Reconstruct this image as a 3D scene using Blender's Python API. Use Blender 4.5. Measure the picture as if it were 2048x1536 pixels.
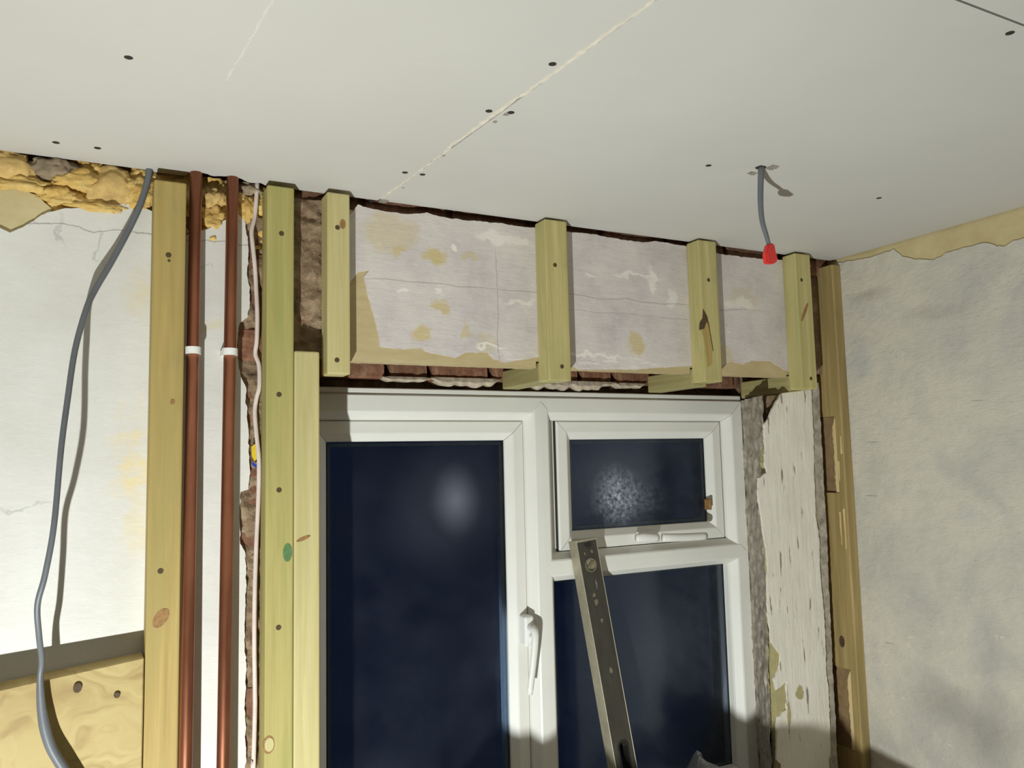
import bpy, bmesh, math, random
from mathutils import Vector, Matrix, noise
S = bpy.context.scene
for o in list(bpy.data.objects): bpy.data.objects.remove(o)
C = S.collection
# Frame of reference: X runs along the window wall, Y goes through it, z = 0 here is eye height;
# EYE lifts everything so that the floor ends up at 0.
EYE = 1.85
FLOOR, CEIL, XR, XL, YREAR = -1.85, 0.553, 1.885, -2.3, -3.6

# ---------------------------------------------------------------- camera
cd = bpy.data.cameras.new('camera'); cam = bpy.data.objects.new('camera', cd); C.objects.link(cam)
cd.sensor_fit = 'HORIZONTAL'; cd.sensor_width = 36.0; cd.lens = 36.0 * 1620 / 2048; cd.clip_start = .02
RT, UP, FW = [(0.886628, -0.461895, -0.023294), (-0.023468, -0.095237, 0.995178), (0.461887, 0.881806, 0.09528)]
cam.matrix_world = Matrix(((RT[0], UP[0], -FW[0], 0), (RT[1], UP[1], -FW[1], -1.6), (RT[2], UP[2], -FW[2], EYE), (0, 0, 0, 1)))
S.camera = cam
# ---------------------------------------------------------------- world, lamp, exposure
wd = bpy.data.worlds.new('night'); S.world = wd; wd.use_nodes = True
wd.node_tree.nodes['Background'].inputs[0].default_value = (.012, .02, .05, 1)
wd.node_tree.nodes['Background'].inputs[1].default_value = .5
LAMP = Vector((-.32, -1.40, -1.30))
ld = bpy.data.lights.new('work_lamp_light', 'SPOT'); lamp = bpy.data.objects.new('work_lamp_light', ld); C.objects.link(lamp)
ld.energy = 196; ld.shadow_soft_size = .012; ld.spot_size = math.radians(142); ld.spot_blend = 1.0; ld.color = (.93, .985, .965)
lamp.location = LAMP + Vector((0, 0, EYE))
AIM = Vector((.55, 0, -.35))
lamp.rotation_euler = (AIM - LAMP).to_track_quat('-Z', 'Y').to_euler()
S.view_settings.view_transform = 'Standard'; S.view_settings.look = 'None'
S.view_settings.exposure = 0.0; S.view_settings.gamma = 1.0; S.view_settings.use_curve_mapping = False

# ---------------------------------------------------------------- material helpers
def srgb(r, g, b):
    f = lambda c: (c / 255 / 12.92) if c / 255 <= .04045 else ((c / 255 + .055) / 1.055) ** 2.4
    return (f(r), f(g), f(b), 1)
class NT:
    def __init__(s, name):
        s.m = bpy.data.materials.new(name); s.m.use_nodes = True; s.t = s.m.node_tree
        s.b = s.t.nodes['Principled BSDF']; s.out = s.t.nodes['Material Output']
        s.co = s.n('ShaderNodeTexCoord').outputs['Object']
    def n(s, k, **kw):
        q = s.t.nodes.new(k)
        for a, v in kw.items(): setattr(q, a, v)
        return q
    def l(s, a, b): s.t.links.new(a, b)
    def map(s, sc=(1, 1, 1), off=None, src=None):
        q = s.n('ShaderNodeMapping'); q.inputs['Scale'].default_value = sc
        s.l(src or s.co, q.inputs['Vector'])
        if off is not None: s.l(off, q.inputs['Location'])
        return q.outputs[0]
    def noise(s, v, scale, det=4, rough=.6, dist=0):
        q = s.n('ShaderNodeTexNoise'); q.inputs['Scale'].default_value = scale; q.inputs['Detail'].default_value = det
        q.inputs['Roughness'].default_value = rough; q.inputs['Distortion'].default_value = dist; s.l(v, q.inputs['Vector'])
        return q.outputs['Fac']
    def ramp(s, f, stops):
        q = s.n('ShaderNodeValToRGB'); e = q.color_ramp.elements
        e[0].position, e[0].color = stops[0]; e[1].position, e[1].color = stops[-1]
        for p, c in stops[1:-1]: k = e.new(p); k.color = c
        s.l(f, q.inputs[0]); return q.outputs[0]
    def step(s, f, lo, hi):
        q = s.n('ShaderNodeMapRange'); q.inputs['From Min'].default_value = lo; q.inputs['From Max'].default_value = hi
        s.l(f, q.inputs['Value']); return q.outputs[0]
    def mix(s, f, a, b):
        q = s.n('ShaderNodeMix', data_type='RGBA')
        if isinstance(f, float): q.inputs[0].default_value = f
        else: s.l(f, q.inputs[0])
        for i, v in ((6, a), (7, b)):
            if isinstance(v, tuple): q.inputs[i].default_value = v
            else: s.l(v, q.inputs[i])
        return q.outputs[2]
    def math(s, op, a, b=None):
        q = s.n('ShaderNodeMath', operation=op)
        for i, v in ((0, a), (1, b)):
            if v is None: continue
            if isinstance(v, (int, float)): q.inputs[i].default_value = v
            else: s.l(v, q.inputs[i])
        return q.outputs[0]
    def bump(s, h, st=.3, d=.01):
        q = s.n('ShaderNodeBump'); q.inputs['Strength'].default_value = st; q.inputs['Distance'].default_value = d
        s.l(h, q.inputs['Height']); s.l(q.outputs[0], s.b.inputs['Normal'])
    def col(s, c):
        if isinstance(c, tuple): s.b.inputs['Base Color'].default_value = c
        else: s.l(c, s.b.inputs['Base Color'])
    def rough(s, r, metal=0): s.b.inputs['Roughness'].default_value = r; s.b.inputs['Metallic'].default_value = metal
    def blob(s, c, r, dist=None, soft=.5):
        """1 inside an ellipsoidal stain at c with radii r, ragged by the distorted coordinate dist"""
        q = s.n('ShaderNodeVectorMath', operation='SUBTRACT'); s.l(dist or s.co, q.inputs[0]); q.inputs[1].default_value = c
        d = s.n('ShaderNodeVectorMath', operation='DIVIDE'); s.l(q.outputs[0], d.inputs[0]); d.inputs[1].default_value = r
        e = s.n('ShaderNodeVectorMath', operation='LENGTH'); s.l(d.outputs[0], e.inputs[0])
        return s.step(e.outputs['Value'], 1.0, 1.0 - soft)
    def warp(s, scale, amt, det=3):
        q = s.n('ShaderNodeTexNoise'); q.inputs['Scale'].default_value = scale; q.inputs['Detail'].default_value = det; s.l(s.co, q.inputs['Vector'])
        a = s.n('ShaderNodeVectorMath', operation='SUBTRACT'); s.l(q.outputs['Color'], a.inputs[0]); a.inputs[1].default_value = (.5, .5, .5)
        b = s.n('ShaderNodeVectorMath', operation='SCALE'); s.l(a.outputs[0], b.inputs[0]); b.inputs['Scale'].default_value = amt
        c = s.n('ShaderNodeVectorMath', operation='ADD'); s.l(b.outputs[0], c.inputs[0]); s.l(s.co, c.inputs[1])
        return c.outputs[0]

def plain(name, c, r=.6, metal=0, var=.12, scale=60, bump=.1):
    t = NT(name); f = t.noise(t.co, scale)
    dk = tuple(v * (1 - var) for v in c[:3]) + (1,); lt = tuple(min(1, v * (1 + var)) for v in c[:3]) + (1,)
    t.col(t.ramp(f, [(.3, dk), (.7, lt)])); t.rough(r, metal)
    if bump: t.bump(f, bump, .002)
    return t.m
def timber(name, light, dark, axis=2, tint=None):
    t = NT(name); oi = t.n('ShaderNodeObjectInfo')
    off = t.n('ShaderNodeCombineXYZ'); r9 = t.math('MULTIPLY', oi.outputs['Random'], 9.0)
    for i in range(3): t.l(r9, off.inputs[i])
    sc = [75, 75, 75]; sc[axis] = 3.0
    g = t.noise(t.map(tuple(sc), off.outputs[0]), 1.0, 5, .6, .6)
    sc2 = [14, 14, 14]; sc2[axis] = 1.6
    b = t.noise(t.map(tuple(sc2), off.outputs[0]), 1.0, 3, .5, 1.2)
    c = t.ramp(g, [(.28, dark), (.48, tuple((a + d) / 2 for a, d in zip(light, dark))), (.68, light)])
    c2 = t.mix(t.step(b, .47, .70), c, t.mix(.7, c, tint or dark))
    m = t.noise(t.map((9, 9, 9), off.outputs[0]), 1.0, 3)
    t.col(t.mix(t.step(m, .62, .8), c2, t.mix(.25, c2, srgb(120, 110, 85))))
    t.rough(.68); t.bump(g, .18, .003); return t.m

M = {}
GREEN_L, GREEN_D, GREEN_T = srgb(186, 174, 110), srgb(166, 152, 88), srgb(144, 146, 80)
for ax, k in enumerate('xyz'):
    M['timber_' + k] = timber('treated timber ' + k, GREEN_L, GREEN_D, ax, GREEN_T)
M['timber_batten'] = timber('batten timber', srgb(202, 190, 132), srgb(180, 166, 106), 2, srgb(160, 154, 98))
M['timber_block'] = timber('block timber', srgb(174, 164, 112), srgb(150, 140, 90), 1, srgb(138, 130, 86))
M['timber_pale'] = timber('pale treated timber', srgb(204, 192, 138), srgb(184, 170, 112), 2, srgb(184, 176, 122))
M['timber_brown'] = timber('weathered brown timber', srgb(180, 157, 104), srgb(150, 126, 78), 2, srgb(142, 124, 76))
M['timber_ochre'] = timber('ochre timber', srgb(184, 160, 96), srgb(162, 136, 76), 2, srgb(164, 148, 88))
M['timber_raw'] = timber('raw split timber', srgb(232, 208, 160), srgb(214, 184, 128), 2)
M['bark'] = plain('brown bark stained timber', srgb(142, 116, 80), .85, 0, .25, 40, .3)
M['knot'] = plain('brown knot', srgb(150, 112, 66), .7, 0, .35, 140, .1)
M['knot_green'] = plain('green knot', srgb(88, 122, 74), .7, 0, .25, 120, .1)
M['knot_dark'] = plain('dark knot', srgb(82, 62, 40), .75, 0, .35, 140, .2)

t = NT('plywood face'); w = t.warp(7, .25)
g = t.noise(t.map((3, 3, 16), src=w), 1, 4, .55, 1.5)
t.col(t.ramp(g, [(.3, srgb(156, 130, 78)), (.45, srgb(178, 156, 100)), (.7, srgb(192, 172, 118))])); t.rough(.6); t.bump(g, .1, .003); M['plywood'] = t.m

# white emulsion on old plaster
t = NT('white painted plaster'); w = t.warp(22, .11, 5)
a = t.noise(t.co, 5, 4); b = t.noise(t.map((30, 30, 60)), 1, 5, .7)
c = t.ramp(a, [(.3, srgb(212, 208, 200)), (.7, srgb(226, 223, 216))])
f = t.blob((.075, 0, .02), (.045, .5, .11), w, .6); f2 = t.noise(t.map((14, 14, 20)), 1, 4)
c = t.mix(t.math('MULTIPLY', f, t.step(f2, .42, .6)), c, srgb(232, 214, 168))
for p, r in (((.075, 0, .32), (.035, .5, .05)), ((.2, 0, .265), (.03, .5, .02)), ((.08, 0, -.1), (.03, .5, .08))):
    c = t.mix(t.math('MULTIPLY', t.blob(p, r, w, .8), .45), c, srgb(226, 208, 160))
for p, r in (((-.055, 0, .42), (.005, .5, .045)), ((.015, 0, .405), (.004, .5, .05)), ((-.1, 0, -.055), (.05, .5, .004)), ((.18, 0, .38), (.02, .5, .002))):
    c = t.mix(t.math('MULTIPLY', t.blob(p, r, w, .7), .4), c, srgb(150, 148, 150))
def line(co, at, wd_):
    return t.step(t.math('ABSOLUTE', t.math('SUBTRACT', co, at)), wd_, wd_ * .35)
sx = t.n('ShaderNodeSeparateXYZ'); t.l(t.warp(16, .035, 5), sx.inputs[0])
ck = t.math('MULTIPLY', line(sx.outputs['Z'], .432, .0014), t.blob((.08, 0, .432), (.23, .5, .06), None, .25))
c = t.mix(t.math('MULTIPLY', ck, .55), c, srgb(110, 104, 96)); t.col(c); t.rough(.55)
t.bump(t.math('ADD', t.math('MULTIPLY', b, .4), t.math('MULTIPLY', a, 1.0)), .35, .006); M['white_plaster'] = t.m

# lilac grey distemper on the lintel
t = NT('lilac grey flaking paint'); w = t.warp(28, .06, 5); ww = t.warp(9, .10, 5)
a = t.noise(t.co, 7, 5, .65); b = t.noise(t.map((18, 18, 70)), 1, 5, .7)
c = t.ramp(a, [(.3, srgb(194, 184, 182)), (.5, srgb(212, 203, 199)), (.75, srgb(226, 218, 207))])
for p, r, k in (((.56, 0, .49), (.075, .5, .05), .45), ((.66, 0, .445), (.035, .5, .022), .9), ((.572, 0, .45), (.018, .5, .012), .7), ((.667, 0, .333), (.024, .5, .010), .8), ((.665, 0, .345), (.02, .5, .008), .5),
                ((.62, 0, .277), (.034, .5, .018), .85), ((.727, 0, .29), (.010, .5, .022), .6), ((.775, 0, .265), (.03, .5, .03), .35), ((1.185, 0, .28), (.028, .5, .035), .8), ((1.55, 0, .42), (.07, .5, .03), .3),
                ((.74, 0, .455), (.03, .5, .012), .5), ((1.46, 0, .26), (.05, .5, .03), .5)):
    c = t.mix(t.math('MULTIPLY', t.blob(p, r, w, .35), k), c, srgb(206, 186, 132))
for p, r, k in (((.80, 0, .505), (.05, .5, .018), .8), ((.86, 0, .505), (.035, .5, .02), .6), ((.585, 0, .366), (.02, .5, .006), .9), ((.667, 0, .366), (.014, .5, .006), .9), ((1.24, 0, .44), (.014, .5, .035), .8), ((1.20, 0, .45), (.09, .5, .006), .7),
                ((1.30, 0, .40), (.02, .5, .03), .7), ((1.52, 0, .405), (.07, .5, .016), .6), ((.70, 0, .475), (.008, .5, .008), .9), ((1.05, 0, .245), (.12, .5, .006), .8), ((.79, 0, .255), (.05, .5, .004), .9), ((1.06, 0, .435), (.012, .5, .004), .8), ((.86, 0, .36), (.05, .5, .008), .6)):
    c = t.mix(t.math('MULTIPLY', t.blob(p, r, w, .4), k), c, srgb(238, 232, 222))
fl = t.step(t.noise(t.map((26, 26, 90)), 1, 5, .7), .63, .69)
c = t.mix(t.math('MULTIPLY', fl, .75), c, srgb(238, 232, 224))
fe = t.math('MULTIPLY', t.step(t.noise(t.map((20, 20, 130)), 1, 5, .75), .52, .60), t.blob((1.02, 0, .232), (.36, .5, .022), None, .5))
c = t.mix(t.math('MULTIPLY', fe, .8), c, srgb(240, 234, 226))
sx = t.n('ShaderNodeSeparateXYZ'); t.l(t.warp(7, .035, 5), sx.inputs[0])
k1 = t.math('MULTIPLY', line(sx.outputs['Z'], .386, .0016), t.blob((1.05, 0, .386), (.62, .5, .05), None, .2))
k2 = t.math('MULTIPLY', line(sx.outputs['X'], .806, .0016), t.blob((.806, 0, .33), (.05, .5, .17), None, .3))
k3 = t.math('MULTIPLY', line(sx.outputs['Z'], .352, .0009), t.blob((1.15, 0, .352), (.25, .5, .05), None, .2))
c = t.mix(t.math('MULTIPLY', t.math('MAXIMUM', t.math('MAXIMUM', k1, k2), k3), .42), c, srgb(120, 110, 104))
t.col(c); t.rough(.6); t.bump(t.math('ADD', b, t.math('MULTIPLY', a, .8)), .45, .005); M['lilac'] = t.m
t = NT('bare ochre plaster'); a = t.noise(t.map((10, 10, 40)), 1, 5, .65)
t.col(t.ramp(a, [(.3, srgb(184, 164, 120)), (.7, srgb(200, 182, 140))])); t.rough(.8); t.bump(a, .3, .004); M['ochre_plaster'] = t.m
t = NT('bare beige plaster'); a = t.noise(t.map((12, 12, 16)), 1, 5, .65)
t.col(t.ramp(a, [(.3, srgb(190, 172, 126)), (.7, srgb(210, 194, 148))])); t.rough(.8); t.bump(a, .3, .004); M['beige_plaster'] = t.m

t = NT('cream combed jamb plaster'); a = t.noise(t.map((45, 45, 7)), 1, 5, .7); b = t.noise(t.map((70, 70, 9)), 1, 3, .5)
c = t.ramp(t.noise(t.co, 8, 4), [(.3, srgb(226, 219, 204)), (.7, srgb(240, 234, 221))])
c = t.mix(t.step(b, .64, .67), c, srgb(146, 136, 122)); c = t.mix(t.math('MULTIPLY', t.step(a, .55, .75), .3), c, srgb(186, 176, 162))
t.col(c); t.rough(.75); t.bump(a, .6, .006); M['jamb_plaster'] = t.m
t = NT('olive undercoat'); t.col(t.ramp(t.noise(t.co, 30), [(.3, srgb(168, 158, 112)), (.7, srgb(186, 174, 128))])); t.rough(.7); M['olive'] = t.m

t = NT('grey mottled skim'); a = t.noise(t.co, 4.5, 6, .62, .4); b = t.noise(t.map((22, 22, 40)), 1, 5, .7); d = t.noise(t.co, 70, 3)
c = t.ramp(a, [(.30, srgb(184, 180, 172)), (.46, srgb(198, 193, 181)), (.58, srgb(210, 203, 188)), (.72, srgb(192, 190, 184))])
c = t.mix(t.step(b, .64, .74), c, srgb(222, 216, 202)); c = t.mix(t.math('MULTIPLY', t.step(d, .70, .76), .5), c, srgb(140, 134, 124))
w = t.warp(14, .05, 4)
for p, r, k in (((1.885, -.25, -.62), (.3, .10, .07), .5), ((1.885, -.36, -.66), (.3, .12, .12), .55), ((1.885, -.12, .43), (.3, .08, .025), .4), ((1.885, -.30, .35), (.3, .12, .03), .3)):
    c = t.mix(t.math('MULTIPLY', t.blob(p, r, w, .8), k), c, srgb(142, 138, 132))
for p, r in (((1.885, -.10, .03), (.3, .03, .0016)), ((1.885, -.085, -.115), (.3, .03, .0016)), ((1.885, -.11, -.5), (.3, .02, .0015)), ((1.885, -.40, .12), (.3, .02, .0015))):
    c = t.mix(t.math('MULTIPLY', t.blob(p, r, t.warp(10, .004), .6), .6), c, srgb(112, 106, 98))
t.col(c); t.rough(.62); t.bump(t.math('ADD', b, t.math('MULTIPLY', a, .7)), .75, .007); M['skim'] = t.m

t = NT('plasterboard paper'); a = t.noise(t.co, 2.2, 4); b = t.noise(t.co, 90, 3)
c = t.ramp(a, [(.3, srgb(200, 197, 190)), (.7, srgb(206, 203, 196))])
c = t.mix(t.math('MULTIPLY', t.step(t.noise(t.map((5, 9, 1)), 1, 5, .7), .68, .75), .25), c, srgb(226, 222, 214))
t.col(c); t.rough(.7); t.bump(b, .05, .001); M['board'] = t.m
M['joint'] = plain('pale jointing compound', srgb(222, 214, 198), .8, 0, .12, 60, .4)
M['skim_streak'] = plain('faint skim streak', srgb(214, 211, 203), .7, 0, .03, 30, 0)
M['gypsum'] = plain('torn board paper', srgb(150, 142, 128), .9, 0, .25, 90, .4)

t = NT('old red brick'); oi = t.n('ShaderNodeObjectInfo'); a = t.noise(t.co, 30, 5, .7); 
c = t.ramp(a, [(.25, srgb(84, 58, 44)), (.5, srgb(134, 90, 66)), (.72, srgb(172, 138, 108))])
c = t.mix(t.math('MULTIPLY', oi.outputs['Random'], .5), c, srgb(112, 84, 64)); t.col(c); t.rough(.9); t.bump(a, .7, .008); M['brick'] = t.m
t = NT('lime mortar'); a = t.noise(t.co, 26, 6, .7)
t.col(t.ramp(a, [(.25, srgb(92, 74, 56)), (.5, srgb(142, 118, 92)), (.75, srgb(182, 162, 136))])); t.rough(.95); t.bump(a, .9, .012); M['mortar'] = t.m
t = NT('grey cement render'); a = t.noise(t.co, 34, 6, .7)
t.col(t.ramp(a, [(.25, srgb(120, 110, 96)), (.5, srgb(172, 162, 146)), (.75, srgb(208, 200, 184))])); t.rough(.95); t.bump(a, .6, .008); M['cement'] = t.m
M['pale_mortar'] = plain('pale mortar', srgb(186, 172, 152), .95, 0, .25, 45, .8)
t = NT('yellow crumbling lime'); a = t.noise(t.map((18, 18, 34)), 1, 6, .7); b = t.noise(t.co, 9, 4)
c = t.ramp(a, [(.25, srgb(176, 128, 62)), (.45, srgb(216, 178, 100)), (.7, srgb(240, 218, 150))])
t.col(t.mix(t.step(b, .5, .7), c, srgb(196, 160, 92))); t.rough(.9); t.bump(a, .9, .01); M['yellow_lime'] = t.m
M['stone_grey'] = plain('grey rubble stone', srgb(146, 128, 104), .9, 0, .3, 40, .6)
M['stone_tan'] = plain('tan rubble stone', srgb(206, 172, 108), .9, 0, .25, 40, .6)

t = NT('copper tube'); a = t.noise(t.map((30, 30, 5)), 1, 4)
t.col(t.ramp(a, [(.3, srgb(146, 92, 68)), (.7, srgb(188, 124, 94))])); t.rough(.42, .85); t.bump(a, .05, .002); M['copper'] = t.m
M['upvc'] = plain('white upvc', srgb(232, 230, 222), .32, 0, .03, 8, 0)
M['gasket'] = plain('dark gasket', srgb(44, 42, 38), .7, 0, .1, 30, 0)
M['spacer'] = plain('aluminium spacer', srgb(150, 166, 184), .5, 0, .1, 60, 0)
M['white_plastic'] = plain('white plastic', srgb(236, 234, 228), .4, 0, .03, 30, 0)
M['grey_cable'] = plain('grey pvc sheath', srgb(104, 107, 112), .45, 0, .08, 30, 0)
M['pink_cable'] = plain('pinkish white sheath', srgb(214, 198, 190), .55, 0, .1, 30, 0)
M['red_plastic'] = plain('red plastic', srgb(222, 58, 52), .4, 0, .1, 40, 0)
M['yellow_plastic'] = plain('yellow plastic', srgb(222, 190, 48), .45, 0, .1, 60, 0)
M['blue_plastic'] = plain('blue plastic', srgb(40, 60, 170), .45, 0, .1, 60, 0)
M['screw'] = plain('brown screw', srgb(78, 60, 34), .7, 0, .3, 300, 0)
M['screw_dark'] = plain('black screw', srgb(44, 40, 36), .8, 0, .3, 300, 0)
M['floor'] = timber('floorboards', srgb(150, 118, 82), srgb(112, 84, 56), 1)
M['room_plaster'] = plain('bare room plaster', srgb(196, 188, 172), .8, 0, .1, 5, .2)
M['black_void'] = plain('dark floor void', srgb(52, 44, 36), .9, 0, .2, 12, .2)
t = NT('worn anodised level'); a = t.noise(t.map((30, 30, 9)), 1, 5, .7); b = t.noise(t.map((60, 60, 14)), 1, 4, .6)
c = t.ramp(a, [(.3, srgb(56, 53, 47)), (.6, srgb(72, 68, 59)), (.75, srgb(98, 92, 80))])
c = t.mix(t.step(b, .68, .72), c, srgb(178, 172, 158)); t.col(c); t.rough(.55, .1); M['level_dark'] = t.m
M['level_edge'] = plain('bare level edge', srgb(172, 164, 142), .45, .35, .12, 30, 0)
M['level_ring'] = plain('dull vial ring', srgb(122, 114, 94), .5, 0, .15, 60, 0)
M['vial'] = plain('dirty vial window', srgb(150, 140, 108), .3, 0, .15, 60, 0)
M['black_rubber'] = plain('black rubber', srgb(40, 38, 34), .6, 0, .15, 60, 0)
t = NT('crumpled clear polythene'); gl = t.n('ShaderNodeBsdfGlossy'); gl.inputs['Roughness'].default_value = .18; tr = t.n('ShaderNodeBsdfTransparent'); df = t.n('ShaderNodeBsdfTranslucent'); d2 = t.n('ShaderNodeBsdfDiffuse')
d2.inputs['Color'].default_value = srgb(200, 205, 215)
m1 = t.n('ShaderNodeMixShader'); m1.inputs[0].default_value = .16; t.l(tr.outputs[0], m1.inputs[1]); t.l(d2.outputs[0], m1.inputs[2])
m2 = t.n('ShaderNodeMixShader'); m2.inputs[0].default_value = .12; t.l(m1.outputs[0], m2.inputs[1]); t.l(gl.outputs[0], m2.inputs[2]); t.l(m2.outputs[0], t.out.inputs[0]); M['polythene'] = t.m
M['sack'] = plain('white woven sack', srgb(210, 206, 196), .8, 0, .08, 30, .3)
M['lamp_yellow'] = plain('yellow lamp housing', srgb(214, 170, 30), .5, 0, .05, 30, 0)
t = NT('lit lamp glass'); t.b.inputs['Emission Color'].default_value = (1, .95, .85, 1); t.b.inputs['Emission Strength'].default_value = 4; t.col(srgb(250, 245, 235)); M['lamp_glass'] = t.m

def glass(name, hazes):
    t = NT(name); fr = t.n('ShaderNodeFresnel'); fr.inputs['IOR'].default_value = 1.45
    tr = t.n('ShaderNodeBsdfTransparent'); tr.inputs['Color'].default_value = (.82, .86, .9, 1)
    gl = t.n('ShaderNodeBsdfGlossy'); gl.inputs['Roughness'].default_value = .16; gl.inputs['Color'].default_value = (.55, .6, .7, 1)
    df = t.n('ShaderNodeBsdfDiffuse'); df.inputs['Color'].default_value = (.62, .68, .82, 1)
    w = t.warp(30, .03, 4); f = t.math('MULTIPLY', t.step(t.noise(t.co, 7, 5, .6), .3, .8), .012)
    for c, r, k, speck in hazes:
        q = t.math('POWER', t.blob(c, r, w if speck else None, 1.0), 1.5)
        if speck: q = t.math('MULTIPLY', q, t.step(t.noise(t.co, 95, 5, .75), .38, .72))
        f = t.math('ADD', f, t.math('MULTIPLY', q, k))
    a = t.n('ShaderNodeMixShader'); t.l(fr.outputs[0], a.inputs[0]); t.l(tr.outputs[0], a.inputs[1]); t.l(gl.outputs[0], a.inputs[2])
    b = t.n('ShaderNodeMixShader'); t.l(f, b.inputs[0]); t.l(a.outputs[0], b.inputs[1]); t.l(df.outputs[0], b.inputs[2])
    t.l(b.outputs[0], t.out.inputs[0]); return t.m
M['glass_casement'] = glass('dusty casement glass with painted glare', [((.80, .228, -.09), (.075, .1, .10), .20, False), ((.77, .228, -.10), (.20, .1, .20), .05, False)])  # soft bright spots are glare painted over the faint dust
M['glass_vent'] = glass('smeared vent glass with painted glare', [((1.275, .228, -.10), (.095, .1, .10), 1.0, True), ((1.33, .228, -.11), (.16, .1, .10), .25, True), ((1.27, .228, -.06), (.18, .1, .14), .09, False)])  # speckled smears with the bright glare painted into them
M['glass_fixed'] = glass('dusty fixed glass', [((1.40, .228, -.5), (.22, .1, .22), .05, False)])

# ---------------------------------------------------------------- object helpers
rnd = random.Random(7)
ORIG = {}
def tag(o, label=None, cat=None, group=None, kind=None):
    if label: o['label'] = label
    if cat: o['category'] = cat
    if group: o['group'] = group
    if kind: o['kind'] = kind
    return o
def link(o, origin, parent=None, rot=None):
    C.objects.link(o); ORIG[o.name] = Vector(origin)
    if parent: o.parent = parent; o.location = Vector(origin) - ORIG[parent.name]
    else: o.location = Vector(origin) + Vector((0, 0, EYE))
    if rot: o.rotation_euler = rot
    return o
def obj(name, bm, mat, parent=None, origin=None, smooth=False):
    bm.normal_update()
    vs = [v.co for v in bm.verts]
    if origin is None:
        lo = [min(v[i] for v in vs) for i in range(3)]; hi = [max(v[i] for v in vs) for i in range(3)]
        origin = ((lo[0] + hi[0]) / 2, (lo[1] + hi[1]) / 2, lo[2])
    origin = Vector(origin)
    for v in bm.verts: v.co -= origin
    me = bpy.data.meshes.new(name); bm.to_mesh(me); bm.free(); me.materials.append(M[mat])
    if smooth:
        for p in me.polygons: p.use_smooth = True
    return link(bpy.data.objects.new(name, me), origin, parent)
def empty(name, origin): 
    return link(bpy.data.objects.new(name, None), origin)
def copy_of(o, name, origin, parent=None, rot=None, scale=None, mat=None):
    q = o.copy(); q.name = name; q.parent = None; C.objects.link(q); ORIG[q.name] = Vector(origin)
    if parent: q.parent = parent; q.location = Vector(origin) - ORIG[parent.name]
    else: q.location = Vector(origin) + Vector((0, 0, EYE))
    if rot: q.rotation_euler = rot
    if scale: q.scale = scale
    return q
def box(bm, lo, hi, bev=0, seg=1):
    r = bmesh.ops.create_cube(bm, size=1)['verts']
    for v in r: v.co = Vector([lo[i] + (hi[i] - lo[i]) * (v.co[i] + .5) for i in range(3)])
    if bev:
        es = list({e for v in r for e in v.link_edges}); bmesh.ops.bevel(bm, geom=es, offset=bev, segments=seg, affect='EDGES', profile=.5)
    return bm
def bxm(*a, **k): return box(bmesh.new(), *a, **k)
def tube(pts, r, n=10, sub=6, flat=None):
    """smooth tube through pts (Catmull-Rom)"""
    P = [Vector(p) for p in pts]; Q = []
    E = [P[0] * 2 - P[1]] + P + [P[-1] * 2 - P[-2]]
    for i in range(1, len(E) - 2):
        for k in range(sub):
            u = k / sub; a, b, c, d = E[i - 1:i + 3]
            Q.append(.5 * ((2 * b) + (c - a) * u + (2 * a - 5 * b + 4 * c - d) * u * u + (3 * b - a - 3 * c + d) * u ** 3))
    Q.append(P[-1]); bm = bmesh.new(); prev = None
    up = Vector((0, 1, .01)); rings = []
    for i, p in enumerate(Q):
        d = (Q[min(i + 1, len(Q) - 1)] - Q[max(i - 1, 0)]).normalized()
        s = d.cross(up).normalized(); u2 = s.cross(d).normalized()
        rr = r(i / (len(Q) - 1)) if callable(r) else r
        rings.append([bm.verts.new(p + s * rr * math.cos(2 * math.pi * k / n) + u2 * rr * (flat or 1) * math.sin(2 * math.pi * k / n)) for k in range(n)])
    for a, b in zip(rings, rings[1:]):
        for k in range(n): bm.faces.new((a[k], a[(k + 1) % n], b[(k + 1) % n], b[k]))
    bm.faces.new(rings[0][::-1]); bm.faces.new(rings[-1]); bmesh.ops.recalc_face_normals(bm, faces=bm.faces); return bm
def rag(pts, step=.007, amp=.0022, seed=0, freq=70):
    """subdivide a polyline and roughen it like a broken edge"""
    o = []
    for i in range(len(pts) - 1):
        a, b = Vector(pts[i]), Vector(pts[i + 1]); n = max(1, int((b - a).length / step)); pr = Vector((-(b - a).y, (b - a).x)).normalized()
        for k in range(n):
            p = a.lerp(b, k / n); q = Vector((p.x * freq, p.y * freq, seed * 7.3))
            o.append(tuple(p + pr * amp * (noise.noise(q) * 1.3 + noise.noise(q * 2.7) * .8)))
    o.append(tuple(pts[-1])); return o
def slab(poly, front, back, plane='y', chamfer=0):
    """extruded outline; plane 'y': outline in (x, z), front/back are y; plane 'x': outline in (y, z); plane 'z': outline in (x, y)"""
    mk = {'y': lambda a, b, d: (a, d, b), 'x': lambda a, b, d: (d, a, b), 'z': lambda a, b, d: (a, b, d)}[plane]
    bm = bmesh.new(); f = [bm.verts.new(mk(a, b, front)) for a, b in poly]; k = [bm.verts.new(mk(a, b, back)) for a, b in poly]; n = len(poly)
    F = bm.faces.new(f); B = bm.faces.new(k[::-1])
    for i in range(n): bm.faces.new((f[i], f[(i + 1) % n], k[(i + 1) % n], k[i]))
    bmesh.ops.recalc_face_normals(bm, faces=bm.faces); bmesh.ops.triangulate(bm, faces=[F, B]); return bm
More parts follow.
